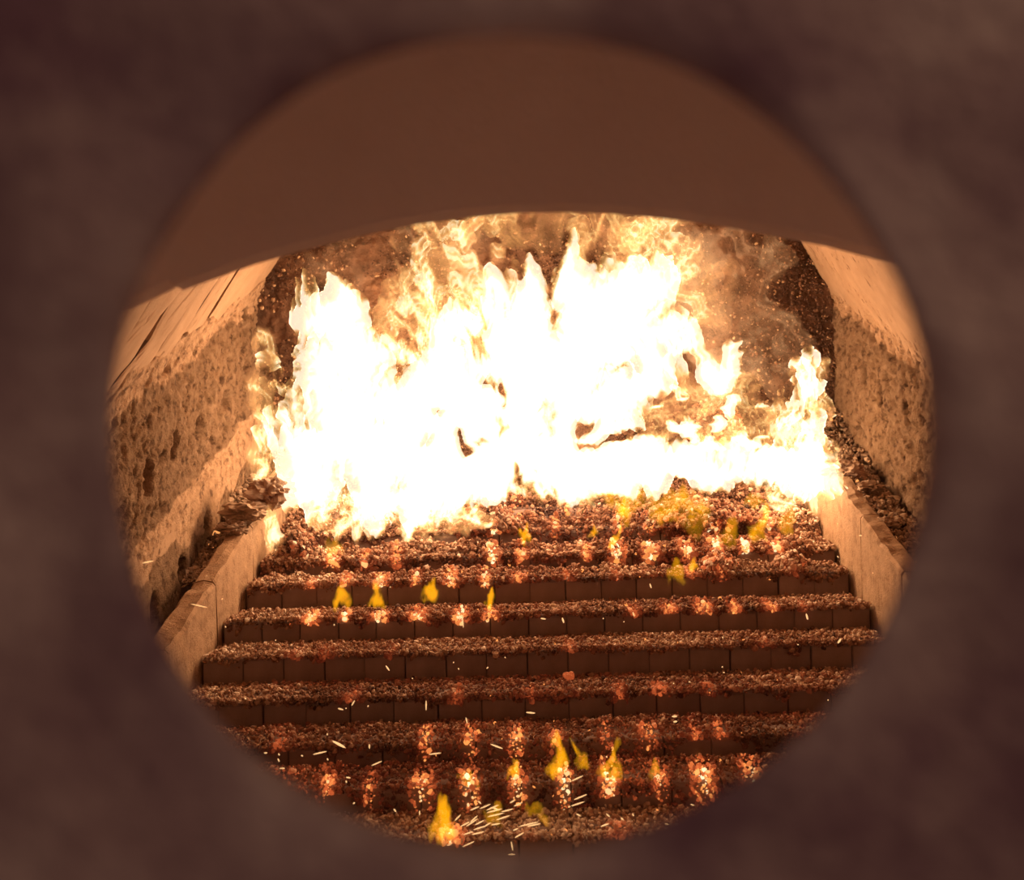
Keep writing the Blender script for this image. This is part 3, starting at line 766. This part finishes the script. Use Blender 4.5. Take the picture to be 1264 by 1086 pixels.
flame('flame', 'long low band of white flame along the foot of the fire', 2.53, (640, 530, 1050, 650),
      [(690, 590, 70, 40), (780, 582, 95, 36), (880, 580, 90, 30), (970, 580, 55, 32), (1000, 572, 32, 40)],
      M['flame'], holes=[(983, 575, 7, 10), (830, 610, 22, 16)], group=G1, seed=35, thick=0.08, soft=0.5, amp=0.36)
flame('flame_core', None, 2.56, (900, 420, 1060, 640),
      [(998, 474, 19, 34), (975, 500, 24, 20), (1000, 520, 18, 24), (1000, 560, 26, 40), (965, 568, 36, 28)],
      M['flame'], group=G1, parent=flame_r, seed=44, thick=0.05, soft=0.6, amp=0.85, sc=(18, 28), warp=20)
flame('flame', 'slanting white flame running down right of the middle', 2.70, (800, 370, 960, 520),
      [(850, 425, 46, 20, 42), (885, 455, 42, 26, 40), (908, 450, 14, 40)], M['flame'], group=G1, seed=57, thick=0.05, soft=0.5, amp=0.5, sc=(22, 36), warp=14)
flame('flame', 'torn smoky flames around the brown fuel lump at right', 2.62, (780, 450, 960, 590),
      [(870, 510, 85, 60), (920, 520, 50, 60), (820, 510, 40, 40)], M['wisp'], group='torn flames', seed=61, style='wisp', thick=0.05, amp=0.6, sc=(30, 22), warp=22, gain=0.80)
flame('flame', 'small white scraps of flame scattered before the brown fuel lump', 2.58, (770, 450, 970, 590),
      [(812, 498, 16, 8, -20), (848, 528, 26, 10, 10), (902, 505, 10, 18), (925, 540, 24, 10), (872, 552, 28, 8), (838, 482, 12, 6), (885, 530, 12, 6), (940, 500, 8, 14)],
      M['flame'], group='torn flames', seed=66, thick=0.03, soft=0.7, amp=0.7, sc=(18, 14), warp=14)
# flame edges and tongues at the foot
flame('flame_tongue', None, 2.50, (340, 570, 540, 700),
      [(415, 620, 32, 40), (440, 640, 40, 34), (500, 640, 60, 24)], M['wisp'], group='torn flames', parent=flame_l, seed=71, style='wisp', thick=0.03, amp=0.7, sc=(18, 30), warp=16, gain=1.3)
flame('flame', 'small pale tongue beside the rear end of the left beam', 2.50, (305, 560, 365, 700),
      [(332, 650, 10, 34), (340, 670, 8, 22), (318, 575, 14, 20)], M['wisp'], group='torn flames', seed=75, style='wisp', thick=0.02, amp=0.4, sc=(14, 24), warp=8, gain=1.2)
flame('flame', 'curling pale flame over the fuel just left of centre', 2.50, (500, 590, 640, 690),
      [(560, 640, 50, 22), (545, 625, 24, 24), (520, 655, 40, 16)], M['wisp'], group='torn flames', seed=82, style='wisp', thick=0.02, amp=0.7, sc=(26, 18), warp=18, gain=1.1)
flame('flame', 'yellowish fringe of flame over the fuel heap right of centre', 2.50, (720, 580, 880, 680),
      [(780, 620, 40, 24), (835, 630, 36, 26), (760, 610, 20, 16)], M['yellow'], group='torn flames', seed=88, style='wisp', thick=0.02, amp=0.5, sc=(20, 30), warp=14, gain=0.9)
flame('flame_tongue', None, 2.50, (930, 590, 1040, 660),
      [(985, 615, 36, 22), (965, 625, 20, 20)], M['wisp'], group='torn flames', parent=flame_r, seed=93, style='wisp', thick=0.02, amp=0.6, sc=(14, 24), warp=12, gain=1.3)
# wisps above
G2 = 'orange wisps above the fire'
flame('flame_wisp', 'orange wisps above the left white flame by the back wall', 2.74, (430, 255, 640, 470),
      [(540, 350, 60, 60), (575, 410, 40, 50), (560, 280, 70, 26), (500, 370, 50, 40)], M['wisp'], group=G2, seed=101, style='wisp', thick=0.06, amp=0.7, sc=(34, 46), warp=30, gain=1.0)
flame('flame_tongue', None, 2.66, (470, 310, 620, 470),
      [(555, 410, 40, 45), (530, 370, 18, 40, 20), (590, 400, 24, 50), (500, 420, 30, 25)], M['wisp'], group=G2, parent=flame_m, seed=113, style='wisp', thick=0.04, amp=0.6, sc=(18, 34), warp=18, gain=1.25)
flame('flame_tip', None, 2.74, (560, 240, 820, 360),
      [(640, 275, 80, 34), (720, 290, 70, 40), (770, 275, 50, 40)], M['wisp'], group=G2, parent=flame_m, seed=127, style='wisp', thick=0.06, amp=0.6, sc=(36, 40), warp=30, gain=0.8)
flame('flame_wisp', 'broad pale yellow wisps right of the middle flame', 2.72, (730, 245, 930, 440),
      [(790, 310, 50, 60), (830, 330, 60, 55), (860, 360, 55, 45), (800, 270, 60, 30)], M['wisp'], group=G2, seed=139, style='wisp', thick=0.06, amp=0.6, sc=(40, 40), warp=34, gain=0.95)
flame('glowing_smoke', 'soft orange smoke drifting to the right under the arch', 2.80, (740, 235, 1010, 450),
      [(860, 310, 110, 60), (930, 310, 50, 50), (840, 370, 80, 50)], M['smoke'], group=G2, cat='smoke', seed=151, style='wisp', thick=0.06, amp=0.4, sc=(70, 60), warp=36, gain=1.5, step=2.2)
flame('glowing_smoke', 'thin orange smoke veil before the right of the back wall', 2.78, (840, 360, 1030, 520),
      [(930, 430, 80, 50), (900, 400, 50, 50)], M['smoke'], group=G2, cat='smoke', seed=163, style='wisp', thick=0.05, amp=0.5, sc=(60, 50), warp=30, gain=1.0, step=2.2)
flame('glowing_smoke', 'faint orange smoke before the left of the back wall', 2.84, (340, 270, 620, 420),
      [(440, 330, 80, 40), (540, 310, 70, 50)], M['smoke'], group=G2, cat='smoke', seed=171, style='wisp', thick=0.04, amp=0.5, sc=(60, 50), warp=30, gain=0.8, step=2.2)
flame('flame_fringe', None, 2.54, (295, 380, 370, 640),
      [(335, 430, 18, 30), (325, 500, 18, 50), (322, 570, 18, 40)], M['wisp'], group=G2, parent=flame_l, seed=181, style='wisp', thick=0.03, amp=0.5, sc=(18, 34), warp=12, gain=0.9)
flame('flame_fringe', None, 2.55, (940, 420, 1050, 600),
      [(1005, 470, 34, 40), (980, 530, 40, 50)], M['wisp'], group=G2, parent=flame_r, seed=191, style='wisp', thick=0.03, amp=0.6, sc=(20, 30), warp=16, gain=1.2)

# little yellow flames on the embers: (x, y of the foot, width, height, lean)
YF_L = [(690, 956, 17, 44, -4, 1.69, 'broad bright yellow flame on the second row at centre'), (722, 952, 9, 40, -22, 1.69, 'slim yellow flame leaning left, right of the broad one'), (748, 968, 13, 52, 16, 1.69, 'yellow flame leaning right on the second row'),
        (547, 1036, 17, 48, 0, 1.545, 'bright yellow flame at the bottom rim of the port'), (577, 968, 14, 18, 8, 1.69, 'faint yellow flame on the second row left of centre'), (632, 962, 8, 22, 10, 1.69, 'tiny orange flame between two glowing clusters on the second row'),
        (608, 1014, 16, 22, 30, 1.56, 'faint yellow flame amid the fan of sparks'), (662, 1014, 18, 22, 12, 1.56, 'pale yellow flame on the ash right of the sparks'), (804, 958, 11, 20, 6, 1.69, 'small dull yellow flame above the right ember clusters'),
        (423, 750, 9, 26, 0, 2.22, 'narrow yellow flame on the sixth row, leftmost of four'), (466, 750, 13, 26, 0, 2.22, 'wide yellow flame on the sixth row, second from left'), (527, 745, 12, 26, 12, 2.22, 'yellow flame leaning right on the sixth row'),
        (605, 750, 6, 18, 0, 2.22, 'small yellow flame at the end of the six glowing spots'), (645, 668, 6, 26, 0, 2.46, 'slender yellow flame on the eighth row near centre'), (730, 664, 8, 14, 0, 2.46, 'small blurred yellow flame right of centre on the eighth row'),
        (760, 672, 6, 28, 6, 2.46, 'thin curved yellow flame left of a bright ember'), (855, 705, 8, 18, 10, 2.36, 'small yellow flame low on the right of the seventh row'), (898, 672, 15, 34, 10, 2.46, 'dull broad yellow flame on the right fuel bed'),
        (930, 666, 13, 38, 28, 2.46, 'bright yellow flame slanting right on the right fuel bed'), (968, 655, 11, 34, 12, 2.46, 'dim yellow flame nearest the right beam'), (768, 634, 10, 24, 8, 2.50, 'yellow flame at the fringe of the white fire'),
        (412, 690, 12, 28, 0, 2.44, 'dull olive flame below the left white flame'), (835, 720, 9, 26, 10, 2.34, 'faint olive flame above the right of the seventh row'), (930, 625, 12, 20, 12, 2.50, 'dim yellow flame under the right white band')]
for k, (fx, fy, fw, fh, lean, Y, lab) in enumerate(YF_L):
    lr = math.radians(lean)
    bl = [(fx + math.sin(lr) * fh * 0.3, fy - fh * 0.32, fw, fh * 0.42, lean), (fx + math.sin(lr) * fh * 0.75, fy - fh * 0.72, fw * 0.5, fh * 0.42, lean)]
    dim = 0.62 if any(q in lab for q in ('faint', 'dull', 'dim', 'olive', 'pale')) else 1.0
    o = flame('yellow_flame', lab, Y - 0.015, (fx - 45, fy - fh - 25, fx + 45, fy + 12), bl, M['yellow'], group='yellow flamelets on the grate', seed=300 + k * 7, style='body', thick=0.012, amp=0.5, sc=(9, 18), warp=7, soft=0.85, gain=dim * 0.95, sway=0.01, step=1.4)

# ------------------------------------------------------------------ sparks
def spark_mesh():
    n = 6; vs = [(-1, 0, 0)]
    for t, r in ((-0.7, 0.7), (0, 1.0), (0.7, 0.7)):
        vs += [(t, r * math.cos(2 * math.pi * s / n), r * math.sin(2 * math.pi * s / n)) for s in range(n)]
    vs.append((1, 0, 0)); f = [(0, 1 + (s + 1) % n, 1 + s) for s in range(n)]
    for ring in range(2):
        b = 1 + ring * n
        f += [(b + s, b + (s + 1) % n, b + n + (s + 1) % n, b + n + s) for s in range(n)]
    f += [(1 + 2 * n + s, 1 + 2 * n + (s + 1) % n, 1 + 3 * n) for s in range(n)]
    return py_mesh('spark', vs, f)


sp_mesh = spark_mesh(); sp_mesh.materials.append(M['spark'])
def spark(x0, y0, x1, y1, Y, width, label, group):
    a, b = Vector(P(x0, y0, Y)), Vector(P(x1, y1, Y + random.uniform(-0.006, 0.006))); d = b - a
    o = bpy.data.objects.new('spark', sp_mesh); C.objects.link(o)
    o.location = (a + b) / 2; o.rotation_mode = 'QUATERNION'; o.rotation_quaternion = Vector((1, 0, 0)).rotation_difference(d.normalized())
    w = width / F_PX * Y / 2
    o.scale = (max(d.length / 2, w), w, w)
    return tag(o, label, 'spark', group)


# sparks that can be told apart
for (x0, y0, x1, y1, Y, w, lab) in [
        (410, 914, 427, 923, 1.60, 3.0, 'thick orange spark over the third row at left'), (386, 931, 404, 927, 1.58, 1.8, 'thin pale spark below the thick orange one'), (458, 945, 472, 939, 1.58, 1.6, 'slanting thin spark between the third and second row at left'),
        (526, 864, 526, 877, 1.72, 1.8, 'upright spark on the dark face of the fourth row'), (575, 885, 577, 893, 1.70, 1.6, 'short upright spark under the fourth row at left of centre'), (649, 879, 661, 880, 1.70, 2.0, 'level spark on the dark fourth row right of centre'),
        (605, 918, 621, 924, 1.60, 2.0, 'pale spark in front of the third row left of centre'), (529, 931, 545, 929, 1.60, 1.6, 'level thin spark below the third row'), (829, 884, 836, 884, 1.68, 2.2, 'upper of two short level sparks at right on the fourth row'),
        (831, 891, 836, 890, 1.68, 2.2, 'lower of two short level sparks at right on the fourth row'), (235, 745, 257, 750, 1.95, 1.6, 'level pale spark in front of the left beam'), (175, 695, 190, 692, 1.80, 2.2, 'bright spark in front of the left wall foot'),
        (571, 762, 572, 775, 2.15, 1.6, 'upright spark under the six glowing spots'), (667, 763, 674, 764, 2.15, 1.8, 'short level spark right of the upright one'), (476, 821, 481, 828, 1.95, 1.8, 'short slanting spark on the dark fifth row at left'),
        (802, 720, 804, 726, 2.25, 1.8, 'tiny spark before the seventh row right of centre'), (995, 757, 997, 765, 2.05, 2.4, 'orange spark before the sixth row at right'), (1034, 794, 1038, 788, 1.95, 2.4, 'spark near the right end of the fifth row'),
        (1060, 661, 1064, 661, 2.2, 2.2, 'spark in front of the right beam'), (694, 762, 696, 769, 2.1, 2.4, 'orange spark left of the bars on the sixth row'), (781, 755, 783, 761, 2.1, 1.8, 'upright tiny spark on the sixth row at right'),
        (704, 1, 704, 1, 1, 0, '')]:
    if lab: spark(x0, y0, x1, y1, Y, w, lab, 'single sparks')
# the fan of sparks at the bottom flame, and the loose ones: nothing tells them apart
for (x0, y0, x1, y1) in [(580, 1000, 592, 995), (561, 1013, 569, 1005), (575, 1020, 590, 1010), (600, 1003, 620, 998), (601, 1008, 623, 1003), (605, 996, 616, 999), (582, 1030, 598, 1026), (570, 1045, 586, 1038), (606, 1018, 618, 1016), (590, 1006, 580, 1015),
                         (629, 991, 636, 987), (634, 995, 645, 990), (596, 1021, 606, 1015), (612, 1012, 630, 1006), (640, 1020, 665, 1014), (633, 1025, 640, 1022), (635, 1034, 647, 1027), (650, 1020, 668, 1016), (705, 964, 720, 957), (708, 987, 725, 980), (704, 995, 722, 989),
                         (584, 1024, 600, 1019), (568, 1020, 580, 1014), (592, 998, 606, 992), (600, 1000, 616, 993), (618, 1002, 634, 998), (572, 1030, 584, 1026), (586, 1018, 598, 1012)]:
    spark(x0, y0, x1, y1, 1.54, 1.7, 'thin pale spark in the fan blown from the yellow flame at the bottom rim', 'fan of sparks at the bottom flame')
for (x0, y0, x1, y1) in [(631, 1038, 633, 1050), (627, 1054, 636, 1054), (741, 1020, 752, 1016), (748, 1004, 753, 1008), (766, 1009, 770, 1012), (711, 1004, 717, 1007), (820, 1016, 826, 1017), (852, 992, 857, 994), (781, 1004, 782, 1007), (590, 988, 594, 992), (518, 1000, 518, 1006), (486, 998, 489, 1002),
                         (427, 959, 433, 960), (427, 963, 428, 966), (345, 948, 352, 948), (343, 936, 345, 940), (326, 929, 330, 929), (344, 930, 345, 932), (436, 992, 438, 990), (434, 871, 438, 864), (417, 874, 424, 876), (456, 918, 456, 924), (404, 905, 404, 907), (372, 932, 374, 933), (404, 936, 405, 938)]:
    spark(x0, y0, x1, y1, 1.56, 1.8, 'small loose spark drifting over the lowest rows', 'loose sparks over the lowest rows')
for _ in range(36):
    x = random.uniform(250, 1080); y = random.uniform(640, 880); a = random.uniform(0, math.pi); L = random.choice([1, 2, 3])
    if y > 780 and (x < 300 or x > 1030): continue
    spark(x, y, x + L * math.cos(a), y + L * math.sin(a), random.uniform(1.75, 1.9) if y > 780 else random.uniform(1.9, 2.1), 1.5, 'tiny spark floating over the middle and upper grate rows', 'tiny sparks over the upper rows')
